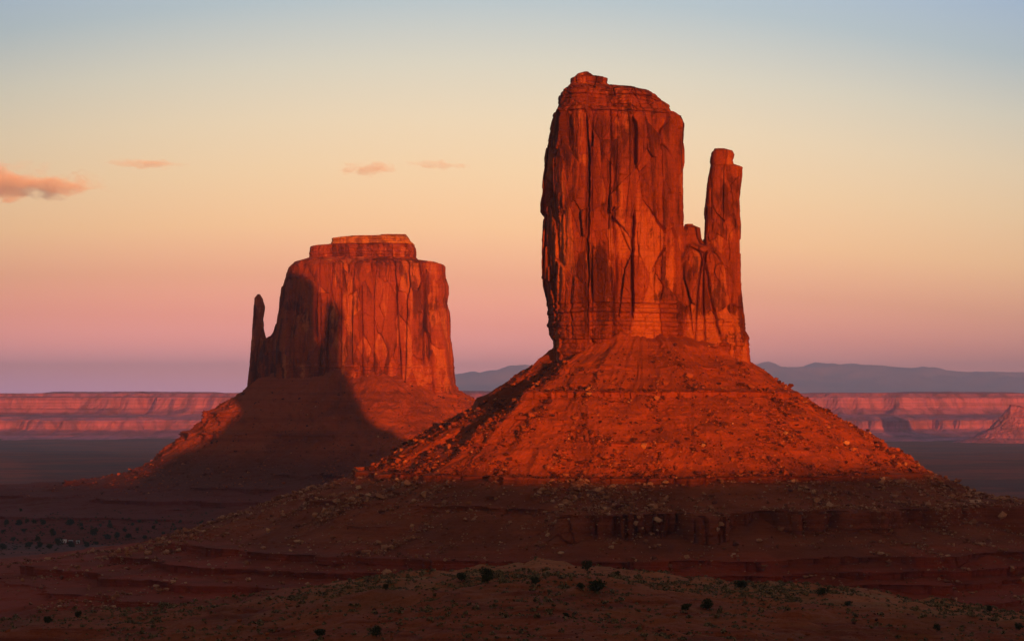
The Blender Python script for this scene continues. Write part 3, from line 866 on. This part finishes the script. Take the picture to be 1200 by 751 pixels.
# ================================================================ ROCKS
def hull_rock(name, seed, n=13, flat=0.75, mat=None):
    rr = np.random.default_rng(seed)
    p = rr.normal(size=(n, 3))
    p /= np.linalg.norm(p, axis=1)[:, None]
    p *= (0.5 * rr.uniform(0.75, 1.0, (n, 1)))
    p[:, 0] *= rr.uniform(0.9, 1.3)
    p[:, 2] *= flat
    bm = bmesh.new()
    for q in p:
        bm.verts.new(q)
    res = bmesh.ops.convex_hull(bm, input=bm.verts)
    bmesh.ops.delete(bm, geom=[g for g in res['geom_interior'] if isinstance(g, bmesh.types.BMVert)], context='VERTS')
    bmesh.ops.triangulate(bm, faces=bm.faces[:])
    bmesh.ops.recalc_face_normals(bm, faces=bm.faces[:])
    me = bpy.data.meshes.new(name)
    bm.to_mesh(me)
    bm.free()
    me.materials.append(mat or MAT_BOULDER)
    V = np.array([v.co[:] for v in me.vertices])
    T = np.array([f.vertices[:] for f in me.polygons])
    return me, V, T


ROCKS = [hull_rock("boulder", 900 + k, 11 + k % 6, (0.6, 0.75, 0.9, 0.5)[k % 4]) for k in range(14)]
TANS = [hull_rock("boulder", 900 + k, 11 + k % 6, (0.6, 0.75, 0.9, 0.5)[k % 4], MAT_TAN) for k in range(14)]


def proj(P):
    X, Y, Z = P[..., 0], P[..., 1], P[..., 2]
    d = Y * math.cos(PITCH) + Z * math.sin(PITCH)
    u = -Y * math.sin(PITCH) + Z * math.cos(PITCH)
    return 600 + F * X / d, 375.5 - F * u / d, d


def rot_z(a):
    return np.array([[math.cos(a), -math.sin(a), 0], [math.sin(a), math.cos(a), 0], [0, 0, 1]])


def scatter_mesh(name, mat, items, protos, label, cat):
    """items: (x, y, z, size, turn, which) -> one mesh"""
    Vs, Ts, n = [], [], 0
    for x, y, z, sz, a, k in items:
        _, V, T = protos[k]
        W = (V * sz) @ rot_z(a).T + (x, y, z)
        Vs.append(W)
        Ts.append(T + n)
        n += len(W)
    o = mesh_from(name, np.vstack(Vs), None, mat, None, False, np.vstack(Ts))
    return tag(o, label, cat, kind='stuff')


def skirt_samples(T, n, seed, zlo, zhi, weight):
    rr = np.random.default_rng(seed)
    P = T.reshape(-1, 3)
    ok = np.where((P[:, 2] > zlo) & (P[:, 2] < zhi) & (P[:, 1] < T[0, :, 1].mean() + 20))[0]
    # even over the surface: correct for the uneven vertex spacing
    du = np.linalg.norm(np.gradient(T, axis=0), axis=2)
    dv = np.linalg.norm(np.gradient(T, axis=1), axis=2)
    area = np.minimum(du * dv, 20).reshape(-1)
    w = area[ok] * weight(P[ok])
    pick = rr.choice(ok, size=n, replace=True, p=w / w.sum())
    return P[pick] + rr.normal(size=(n, 3)) * (0.5, 0.5, 0.0)


def w_near(P):
    dx, dy = P[:, 0] - BN[0], P[:, 1] - YN
    th = np.arctan2(dy, dx)
    r = np.hypot(dx, dy)
    streak = sstep(0.0, 0.9, fbm(th * 9, r / 130, r * 0, 3, 61) + 0.15)
    z = P[:, 2]
    band = np.interp(z, [-112, -104, -86, -70, -64, -52, -47, -44, -38, -10, 20, 35], [0.12, 0.15, 0.5, 0.7, 1.3, 1.3, 0.3, 2.6, 1.8, 1.1, 0.5, 0.1])
    clump = sstep(-0.3, 0.6, fbm(P[:, 0] / 16, P[:, 1] / 16, z / 16, 3, 62))
    low = sstep(-44, -52, z)
    return band * (0.14 * (1 - 0.8 * low) + streak ** (1.5 + 1.2 * low)) * (0.08 + clump) * (1 + 2.2 * low)


def sizes(n, seed, lo, hi, a=2.1):
    rr = np.random.default_rng(seed)
    u = rr.random(n)
    return (lo ** -a + u * (hi ** -a - lo ** -a)) ** (-1 / a)


N_SCREE = 46000
P = skirt_samples(TN, N_SCREE, 21, -113, 36, w_near)
S = sizes(N_SCREE, 22, 0.8, 6.0, 2.3)
TURN = RNG.random(N_SCREE) * 6.28
KIND = RNG.integers(0, len(ROCKS), N_SCREE)
sx, sy, sd = proj(P)
inview = (sx > 5) & (sx < 1195) & (sy < 745)
big_first = np.argsort(-(S * inview))
N_IND = 270
solo, rest = big_first[:N_IND], big_first[N_IND:]
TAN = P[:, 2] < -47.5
scatter_mesh("scree", MAT_BOULDER, [(*(P[i] + (0, 0, S[i] * 0.32)), S[i], TURN[i], KIND[i]) for i in rest if not TAN[i]], ROCKS,
             "broken red rock littering the sunlit slope of the near butte", "scree")
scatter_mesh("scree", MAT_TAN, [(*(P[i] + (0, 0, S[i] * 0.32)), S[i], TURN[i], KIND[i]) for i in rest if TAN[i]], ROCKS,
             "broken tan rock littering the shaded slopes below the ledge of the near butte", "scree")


def place_rock(p, size, turn, k, label, group=None, scale=(1, 1, 1), name="boulder", cat="boulder", tan=False):
    o = bpy.data.objects.new(name, (TANS if tan else ROCKS)[k][0])
    o.location = p
    o.rotation_euler = (0, 0, turn)
    o.scale = (size * scale[0], size * scale[1], size * scale[2])
    COL.objects.link(o)
    return tag(o, label, cat, group)


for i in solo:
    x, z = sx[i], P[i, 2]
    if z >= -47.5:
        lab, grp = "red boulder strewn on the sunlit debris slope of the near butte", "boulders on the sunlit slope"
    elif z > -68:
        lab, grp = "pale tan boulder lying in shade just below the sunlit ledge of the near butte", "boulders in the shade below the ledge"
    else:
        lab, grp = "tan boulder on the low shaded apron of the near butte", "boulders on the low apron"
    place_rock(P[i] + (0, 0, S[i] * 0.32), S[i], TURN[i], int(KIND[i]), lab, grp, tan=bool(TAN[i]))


SKIRT = {}


def on_skirt(T, x, y):
    """the point of a debris skirt that the pixel (x, y) shows"""
    if id(T) not in SKIRT:
        P = T.reshape(-1, 3)
        P = P[P[:, 1] < T[0, :, 1].mean() + 40]
        SKIRT[id(T)] = (P,) + proj(P)
    P, u, v, d = SKIRT[id(T)]
    e = np.hypot(u - x, v - y)
    near_ = np.where(e < max(1.5, e.min() + 0.7))[0]
    return P[near_[np.argmin(d[near_])]]


SPECIAL = [
    (436, 551, 6.5, 0.4, 2, (0.9, 0.8, 1.2), "orange sunlit block perched alone at the left tip of the ledge"),
    (643, 470, 6.5, 0.3, 1, (1.1, 0.8, 0.9), "bright diamond-shaped boulder high on the left of the sunlit slope"),
    (604, 470, 7.0, 1.3, 5, (1.3, 0.9, 1.0), "big rounded boulder beside the dark gully on the left skyline"),
    (652, 436, 5.0, 2.0, 4, (1.0, 0.9, 1.3), "upright red block at the head of the dark gully under the cliff"),
    (1027, 517, 7.5, 0.2, 3, (1.5, 1.0, 0.7), "flat overhanging slab jutting from the right skyline of the sunlit slope"),
    (1049, 530, 7.0, 0.1, 7, (1.6, 0.9, 0.6), "tilted slab on the right skyline just above the shade line"),
    (1012, 508, 5.0, 0.9, 6, (1.0, 1.0, 1.0), "knob of red rock standing on the right skyline above the flat slab"),
    (1141, 588, 9.0, 0.7, 8, (1.3, 1.0, 0.9), "largest rounded boulder on the shaded lower right skyline"),
    (1172, 604, 7.5, 1.7, 9, (1.0, 1.0, 1.2), "tall boulder at the foot of the shaded right skyline"),
    (1133, 598, 7.0, 2.2, 11, (1.4, 1.0, 0.8), "broad block just below the rounded boulder on the lower right skyline"),
    (773, 504, 6.0, 2.4, 10, (1.4, 0.9, 0.8), "wide orange boulder in the middle of the sunlit slope"),
    (502, 581, 5.5, 1.1, 12, (1.0, 1.0, 1.0), "pale round boulder in the shade left of the scree streaks"),
    (574, 582, 6.0, 0.8, 13, (1.1, 1.0, 1.0), "pale boulder at the top of the left scree streak, under the ledge"),
]
for x, y, sz, turn, k, sc, lab in SPECIAL:
    p = on_skirt(TN, x, y)
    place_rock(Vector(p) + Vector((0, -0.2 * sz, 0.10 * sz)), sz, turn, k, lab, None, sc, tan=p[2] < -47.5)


def w_far(P):
    dx, dy = P[:, 0] - BF[0], P[:, 1] - YF
    th = np.arctan2(dy, dx)
    r = np.hypot(dx, dy)
    return (0.15 + sstep(0.0, 0.9, fbm(th * 8, r / 200, r * 0, 3, 63) + 0.2)) * np.interp(P[:, 2], [-104, -90, -60, 20, 40], [0.2, 1.0, 1.0, 0.4, 0.1])


PFR = skirt_samples(TF, 5200, 31, -108, 36, w_far)
SFR = sizes(5200, 32, 1.2, 6.5)
scatter_mesh("scree", MAT_BOULDER, [(*(PFR[i] + (0, 0, SFR[i] * 0.1)), SFR[i], RNG.random() * 6.28, int(RNG.integers(0, 14))) for i in range(5200)], ROCKS,
             "broken rock littering the slopes of the farther butte", "scree")


# ================================================================ PLANTS
def leaf_material(name, a, b):
    m = NM(name, 0.9)
    rnd = m.math('FRACT', m.math('ADD', m.geo.outputs['Random Per Island'], m.n('ShaderNodeObjectInfo').outputs['Random']))
    m.color(m.ramp(rnd, [(0.0, (*a, 1)), (1.0, (*b, 1))]))
    return m.m


MAT_JUNIPER = leaf_material("juniper foliage", (0.022, 0.034, 0.012), (0.06, 0.075, 0.026))
MAT_SAGE = leaf_material("scrub foliage", (0.05, 0.047, 0.024), (0.36, 0.27, 0.13))
mw = NM("juniper bark")
mw.color(mw.ramp(mw.noise(4.0, 4), [(0.3, (0.07, 0.05, 0.035, 1)), (0.7, (0.16, 0.12, 0.09, 1))]))
MAT_BARK = mw.m


def leaf_cloud(seed, lobes, n, leaf):
    """small leaf clumps spread through a few lobes -> vertices, triangles"""
    rr = np.random.default_rng(seed)
    V, T = [], []
    vol = np.array([l[3] ** 2 * l[4] for l in lobes])
    which = rr.choice(len(lobes), size=n, p=vol / vol.sum())
    for w in which:
        cx, cy, cz, rx_, rz_ = lobes[w]
        d = rr.normal(size=3)
        d /= np.linalg.norm(d)
        q = rr.random() ** 0.45
        c = np.array([cx + d[0] * rx_ * q, cy + d[1] * rx_ * q, max(0.03, cz + d[2] * rz_ * q)])
        a = rr.normal(size=3); a /= np.linalg.norm(a)
        b = np.cross(a, rr.normal(size=3)); b /= np.linalg.norm(b)
        s_ = leaf * rr.uniform(0.6, 1.4)
        k = len(V)
        V += [c - a * s_ * 0.5, c + b * s_ * 0.55, c + a * s_ * 0.5, c - b * s_ * 0.55]
        T += [(k, k + 1, k + 2), (k, k + 2, k + 3)]
    return np.array(V), np.array(T)


def juniper_lobes(seed, tall):
    rr = np.random.default_rng(seed)
    L = [(0, 0, 0.48 * tall, 0.34, 0.34 * tall)]
    for k in range(7):
        a = rr.random() * 6.28
        d = rr.uniform(0.15, 0.36)
        L.append((math.cos(a) * d, math.sin(a) * d, rr.uniform(0.2, 0.8) * tall, rr.uniform(0.13, 0.24), rr.uniform(0.13, 0.22) * tall))
    return L


def tube(p0, p1, r0, r1, n=6):
    p0, p1 = Vector(p0), Vector(p1)
    q = (p1 - p0).to_track_quat('Z', 'Y')
    V, Q = [], []
    for p, r in ((p0, r0), (p1, r1)):
        for k in range(n):
            a = 6.2832 * k / n
            V.append(tuple(p + q @ Vector((math.cos(a) * r, math.sin(a) * r, 0))))
    for k in range(n):
        Q.append((k, (k + 1) % n, n + (k + 1) % n, n + k))
    return V, Q


def make_juniper(seed, tall, n=700, leaf=0.075):
    """a bush one unit wide"""
    t = empty("juniper_bush", (0, 0, 0))
    V, T = leaf_cloud(seed, juniper_lobes(seed, tall), n, leaf)
    mesh_from("foliage", V, None, MAT_JUNIPER, t, False, T)
    VV, QQ = [], []
    for (a, b, r0, r1) in [((0, 0, -0.08), (0.02, 0, 0.45 * tall), 0.045, 0.03), ((0.01, 0, 0.12 * tall), (0.2, 0.06, 0.55 * tall), 0.03, 0.012), ((0, 0, 0.1 * tall), (-0.18, -0.08, 0.5 * tall), 0.03, 0.012)]:
        v, q = tube(a, b, r0, r1)
        QQ += [tuple(i + len(VV) for i in f) for f in q]
        VV += v
    mesh_from("trunk", VV, QQ, MAT_BARK, t)
    return t


def copy_tree(o, parent=None):
    c = o.copy()
    COL.objects.link(c)
    c.parent = parent
    for ch in list(o.children):
        copy_tree(ch, c)
    return c


def ground_at(x, y, y0=150.0, y1=6000.0):
    Y = np.exp(np.linspace(math.log(y0), math.log(y1), 3000))
    w = np.array([px(x, y, 1.0)])[0]
    X, Z = w[0] * Y, w[2] * Y
    h = ground_h(X, Y)
    k = np.argmax(h >= Z)
    if h[k] < Z[k]:
        return None
    return (X[k], Y[k], h[k])


PROTO = [make_juniper(1001, 0.95), make_juniper(1002, 0.8), make_juniper(1003, 1.1), make_juniper(1004, 0.65)]
used = [False] * len(PROTO)


def plain_at(x, y):
    a, b = ground_at(x, y, 1100), on_skirt(TF, x, y)
    e = proj(b)
    if a is None or (math.hypot(e[0] - x, e[1] - y) < 3 and b[1] < a[1]):
        return tuple(b)
    return a



def bush(p, width, k, turn, label, group, cat="bush"):
    if not used[k]:
        o = PROTO[k]
        used[k] = True
    else:
        o = copy_tree(PROTO[k])
    o.location = (p[0], p[1], p[2] - 0.03 * width)
    o.rotation_euler = (0, 0, turn)
    o.scale = (width,) * 3
    tag(o, label, cat, group)
    return o


BENCH = [   # pixel of the foot, width in pixels, which, label
    (572, 684, 20, 0, "largest dark green juniper bush on the pale crest of the sandy bench"),
    (541, 681, 14, 1, "rounded juniper just left of the largest bush on the sandy bench"),
    (452, 691, 8, 2, "small juniper near the left end of the sandy bench"),
    (627, 685, 13, 1, "thin grey-green bush right of the largest juniper on the bench crest"),
    (688, 669, 14, 2, "bush standing on the skyline edge of the bench, above the wide juniper"),
    (698, 694, 23, 3, "wide low juniper with a pointed top in the middle of the bench"),
    (680, 691, 10, 1, "little round bush touching the left of the wide low juniper"),
    (803, 715, 14, 3, "low dark juniper on the lower slope of the bench, left one of a close pair"),
    (829, 714, 18, 1, "round dark juniper on the lower slope of the bench, right one of a close pair"),
    (723, 676, 8, 0, "small dark shrub right of the skyline bush on the bench"),
    (664, 723, 9, 3, "dark tuft on the bare red slope below the wide low juniper"),
    (441, 746, 14, 2, "dark bush at the bottom edge left of the middle"),
    (376, 746, 16, 3, "faint low bush at the bottom edge beside the darker bush"),
    (56, 730, 12, 1, "round dark bush low in the left foreground"),
    (91, 724, 9, 0, "small upright bush right of the round one in the left foreground"),
    (1160, 717, 9, 0, "dark green pointed juniper at the right end of the sandy bench"),
    (1098, 740, 10, 2, "green bush near the bottom right corner"),
    (1194, 738, 12, 1, "dark bush cut by the right edge of the picture"),
    (993, 710, 10, 3, "grey bush on the right part of the bench among low scrub"),
    (962, 697, 14, 3, "low green bush on the edge of the bench toward the right"),
    (870, 690, 16, 3, "spreading yellow-green bush on the edge of the bench right of the middle"),
]
for x, y, wpx, k, lab in BENCH:
    p = ground_at(x, y)
    if p is None or p[1] > 1000:
        p = ground_at(x, y + 8)
    if p is None:
        continue
    bush(p, 1.15 * wpx * p[1] / F, k, RNG.random() * 6.28, lab, "junipers on the sandy bench")

PLAIN = [(8, 614, 9), (21, 616, 12), (32, 613, 7), (40, 613, 8), (50, 614, 9), (82, 615, 13), (95, 617, 7), (29, 622, 8), (63, 628, 10), (61, 622, 6), (44, 634, 9), (33, 641, 12), (47, 642, 10), (58, 643, 10),
         (69, 640, 13), (84, 641, 12), (110, 627, 12), (97, 621, 6), (130, 618, 9), (125, 631, 12), (138, 630, 10), (150, 632, 10), (160, 622, 6), (164, 612, 6), (178, 620, 6), (202, 615, 5), (266, 610, 5), (279, 610, 5),
         (24, 598, 5), (3, 644, 12), (15, 634, 7), (112, 637, 8), (102, 641, 9), (170, 631, 8), (146, 622, 6), (74, 623, 6), (128, 612, 5), (190, 625, 6), (205, 622, 5), (4, 624, 7), (118, 616, 5), (92, 634, 5), (212, 612, 5), (236, 613, 5), (184, 613, 5), (155, 615, 6)]
for j, (x, y, wpx) in enumerate(PLAIN):
    p = plain_at(x, y)
    bush(p, wpx * p[1] / F, j % 4, RNG.random() * 6.28, "dark bush dotted on the shadowed plain around the white cabin", "bushes on the plain by the cabin")

# low scrub on the bench and around it
TUFT = []
for k in range(8):
    rr = np.random.default_rng(1100 + k)
    lobes = [(rr.uniform(-0.2, 0.2), rr.uniform(-0.2, 0.2), 0.16, 0.3, 0.2) for _ in range(3)]
    V, T = leaf_cloud(1100 + k, lobes, 26, 0.24)
    me = bpy.data.meshes.new("scrub_tuft")
    me.from_pydata(V.tolist(), [], T.tolist())
    me.materials.append(MAT_SAGE)
    TUFT.append((me, V, T))
rr = np.random.default_rng(77)
cand = []
NC = 42000
cy_ = np.where(rr.random(NC) < 0.35, rr.uniform(575, 636, NC), rr.uniform(425, 640, NC))
cx_ = rr.uniform(-0.23, 0.23, NC) * cy_
dens = fbm(cx_ / 26, cy_ / 40, cx_ * 0, 4, 79)
keep = rr.random(NC) < np.clip(0.30 + 0.75 * dens, 0.02, 1) * np.interp(bench_crest(cx_), [-60, -52, -47, -42], [0.25, 0.5, 0.9, 1.0])
cx_, cy_ = cx_[keep], cy_[keep]
cz_ = ground_h(cx_, cy_)
cs_ = sizes(len(cx_), 78, 0.6, 2.6, 2.0)
u_, v_, _ = proj(np.stack([cx_, cy_, cz_], -1))
seen = (u_ > 0) & (u_ < 1200) & (v_ < 751)
order = np.argsort(-(cs_ / cy_) * seen)
for i in order[:290]:
    k = int(rr.integers(0, 8))
    o = bpy.data.objects.new("scrub_tuft", TUFT[k][0])
    o.location = (cx_[i], cy_[i], cz_[i] - 0.02)
    o.rotation_euler = (0, 0, rr.random() * 6.28)
    o.scale = (cs_[i],) * 3
    COL.objects.link(o)
    tag(o, "low grey-green tuft of desert scrub among many on the sandy foreground bench", "shrub", "scrub tufts on the foreground bench")
scatter_mesh("scrub", MAT_SAGE, [(cx_[i], cy_[i], cz_[i] - 0.02, cs_[i], rr.random() * 6.28, int(rr.integers(0, 8))) for i in order[290:]], TUFT,
             "sparse low scrub covering the foreground bench", "scrub")
# scrub flats out on the plain left of the near butte
FLAT = []
for k in range(1500):
    y = rr.uniform(596, 650)
    x = rr.uniform(-20, 300)
    if rr.random() > 0.35 + 0.9 * float(fbm(np.array([x / 40]), np.array([y / 7]), np.array([0.0]), 3, 88)[0]) + (0.25 if y > 606 else -0.2):
        continue
    FLAT.append((x, y))
FP = [plain_at(*q) for q in FLAT[:900]]
scatter_mesh("scrub", MAT_JUNIPER, [(*q, rr.uniform(1.2, 3.4), rr.random() * 6.28, int(rr.integers(0, 8))) for q in FP if q[1] > 1500], TUFT,
             "dark low scrub dotting the shadowed plain left of the near butte", "scrub")
# pale stones between the scrub
NS = 5200
sy_ = rr.uniform(430, 636, NS)
sx_ = rr.uniform(-0.23, 0.23, NS) * sy_
ks = rr.random(NS) < np.clip(0.25 + 1.2 * fbm(sx_ / 18, sy_ / 18, sx_ * 0, 3, 85) + 0.9 * sstep(606, 628, sy_), 0.03, 1)
sx_, sy_ = sx_[ks], sy_[ks]
sz_ = ground_h(sx_, sy_)
ss_ = sizes(len(sx_), 86, 0.3, 1.7, 2.0)
scatter_mesh("rubble", MAT_BOULDER, [(sx_[i], sy_[i], sz_[i] + ss_[i] * 0.1, ss_[i], rr.random() * 6.28, int(rr.integers(0, 14))) for i in range(len(sx_))], ROCKS,
             "small pale stones scattered over the foreground bench", "rubble")


# ================================================================ THE CABIN ON THE PLAIN
def plain_mat(name, c, rough=0.7):
    m = NM(name, rough)
    f = m.noise(1.5, 4)
    m.color(m.mix(m.mask(f, 0.35, 0.7), (*c, 1), (*[v * 0.8 for v in c], 1)))
    return m.m


def box(x0, x1, y0, y1, z0, z1):
    V = [(x, y, z) for z in (z0, z1) for y in (y0, y1) for x in (x0, x1)]
    return V, [(0, 2, 3, 1), (4, 5, 7, 6), (0, 1, 5, 4), (2, 6, 7, 3), (0, 4, 6, 2), (1, 3, 7, 5)]


def cabin(name, p, w, d, h, wall, roof, label, cat, door=True):
    t = empty(name, p)
    V, Q = box(-w / 2, w / 2, -d / 2, d / 2, -0.3, h)
    mesh_from("wall", V, Q, wall, t)
    e = 0.35
    r = 0.28 * d
    V = [(-w / 2 - e, -d / 2 - e, h), (w / 2 + e, -d / 2 - e, h), (w / 2 + e, d / 2 + e, h), (-w / 2 - e, d / 2 + e, h), (-w / 2 - e, 0, h + r), (w / 2 + e, 0, h + r)]
    mesh_from("roof", V, [(0, 1, 5, 4), (2, 3, 4, 5), (0, 3, 2, 1)], roof, t, False, [(0, 4, 3), (1, 2, 5)])
    if door:
        V, Q = box(w * 0.12, w * 0.12 + 0.9, -d / 2 - 0.05, -d / 2 - 0.003, 0, 2.0)
        mesh_from("door", V, Q, MAT_DARK, t)
        V, Q = box(-w * 0.3, -w * 0.3 + 1.2, -d / 2 - 0.05, -d / 2 - 0.003, 1.0, 1.9)
        mesh_from("window", V, Q, MAT_DARK, t)
    return tag(t, label, cat)


MAT_WHITE = plain_mat("white painted boards", (0.80, 0.78, 0.76))
MAT_DARK = plain_mat("dark boards", (0.05, 0.045, 0.05))
MAT_TIN = plain_mat("grey sheet metal", (0.45, 0.46, 0.48), 0.5)
p = plain_at(75, 634.5)
cabin("cabin", p, 5.6, 3.6, 2.5, MAT_WHITE, MAT_WHITE, "tiny white cabin among dark bushes on the left plain", "cabin")
p = plain_at(82, 635)
cabin("shed", p, 3.6, 3.0, 2.3, MAT_DARK, MAT_TIN, "small dark shed with a grey roof just right of the white cabin", "shed")
p = plain_at(91, 636)
cabin("shed", p, 3.2, 2.6, 2.1, MAT_TIN, MAT_TIN, "grey metal shed farther right of the white cabin, past the dark shed", "shed")


# ================================================================ CLOUDS
def cloud_mat(name, dens, scale, seed, thr):
    m = bpy.data.materials.new(name)
    m.use_nodes = True
    t = m.node_tree
    t.nodes.clear()
    out = t.nodes.new('ShaderNodeOutputMaterial')
    vol = t.nodes.new('ShaderNodeVolumePrincipled')
    vol.inputs['Color'].default_value = (1.0, 1.0, 1.0, 1)
    vol.inputs['Anisotropy'].default_value = -0.35
    tcn = t.nodes.new('ShaderNodeTexCoord')
    mp = t.nodes.new('ShaderNodeMapping')
    mp.inputs['Location'].default_value = (seed, seed * 0.37, 0)
    mp.inputs['Scale'].default_value = scale
    t.links.new(tcn.outputs['Object'], mp.inputs['Vector'])
    nz = t.nodes.new('ShaderNodeTexNoise')
    nz.inputs['Scale'].default_value = 1.0
    nz.inputs['Detail'].default_value = 7
    nz.inputs['Roughness'].default_value = 0.62
    nz.inputs['Distortion'].default_value = 0.3
    t.links.new(mp.outputs[0], nz.inputs['Vector'])
    ln = t.nodes.new('ShaderNodeVectorMath'); ln.operation = 'LENGTH'
    t.links.new(tcn.outputs['Object'], ln.inputs[0])

    def mth(op, a, b):
        n = t.nodes.new('ShaderNodeMath'); n.operation = op
        for i, v in enumerate((a, b)):
            if hasattr(v, 'is_output'): t.links.new(v, n.inputs[i])
            else: n.inputs[i].default_value = v
        return n.outputs[0]
    shape = mth('SUBTRACT', 1.0, ln.outputs['Value'])                 # 1 in the heart, 0 at the rim
    v = mth('ADD', mth('MULTIPLY', shape, 1.0), mth('MULTIPLY', mth('SUBTRACT', nz.outputs['Fac'], thr), 2.6))
    v = mth('MAXIMUM', mth('MULTIPLY', mth('SUBTRACT', v, 0.18), dens * 3), 0.0)
    v = mth('MINIMUM', v, dens)
    t.links.new(v, vol.inputs['Density'])
    t.links.new(vol.outputs[0], out.inputs['Volume'])
    return m


def cloud(x0, x1, y0, y1, Y, depth, mat, label, lean=0.0):
    a, b = px(x0, (y0 + y1) / 2, Y), px(x1, (y0 + y1) / 2, Y)
    hi, lo = px(x0, y0, Y)[2], px(x0, y1, Y)[2]
    bm = bmesh.new()
    bmesh.ops.create_icosphere(bm, subdivisions=3, radius=1.0)
    me = bpy.data.meshes.new("cloud")
    bm.to_mesh(me)
    bm.free()
    me.materials.append(mat)
    o = bpy.data.objects.new("cloud", me)
    o.location = ((a[0] + b[0]) / 2, Y, (hi + lo) / 2)
    o.scale = ((b[0] - a[0]) / 2, depth, (hi - lo) / 2)
    COL.objects.link(o)
    return tag(o, label, "cloud", "evening clouds")


cloud(-170, 150, 190, 240, 30000, 1500, cloud_mat("cloud vapour", 0.0016, (4.6, 2.4, 1.5), 3.1, 0.56), "largest cloud, pink on top and mauve below, at the left edge of the sky")
cloud(112, 232, 185, 200, 30000, 380, cloud_mat("thin cloud vapour", 0.0015, (2.8, 1.5, 1.1), 8.2, 0.55), "thin straight orange streak of cloud right of the large cloud")
cloud(386, 480, 186, 209, 30000, 380, cloud_mat("thin cloud vapour", 0.0015, (3.2, 1.5, 1.6), 5.4, 0.55), "small pink cloud above the farther butte, between the thin streak and the faintest wisp")
cloud(464, 560, 187, 200, 30000, 320, cloud_mat("faint cloud vapour", 0.0012, (4.0, 1.5, 1.3), 2.9, 0.54), "faintest wisp of pink cloud right of the small pink cloud")

# ================================================================ HAZE
hm = bpy.data.materials.new("evening haze")
hm.use_nodes = True
ht = hm.node_tree
ht.nodes.clear()
ho = ht.nodes.new('ShaderNodeOutputMaterial')
hv = ht.nodes.new('ShaderNodeVolumePrincipled')
hv.inputs['Color'].default_value = (0.74, 0.82, 1.0, 1)
hv.inputs['Density'].default_value = 2.2e-5
hv.inputs['Anisotropy'].default_value = 0.62
ht.links.new(hv.outputs[0], ho.inputs['Volume'])
x0, x1, y0, y1, z0, z1 = -70000, 70000, -3000, 96000, -250, 1480
HV = [(x, y, z) for z in (z0, z1) for y in (y0, y1) for x in (x0, x1)]
HQ = [(0, 2, 3, 1), (4, 5, 7, 6), (0, 1, 5, 4), (2, 6, 7, 3), (0, 4, 6, 2), (1, 3, 7, 5)]
haze = mesh_from("haze", HV, HQ, hm)
tag(haze, "purple evening haze veiling the far mesas and mountains", "haze", kind='stuff')
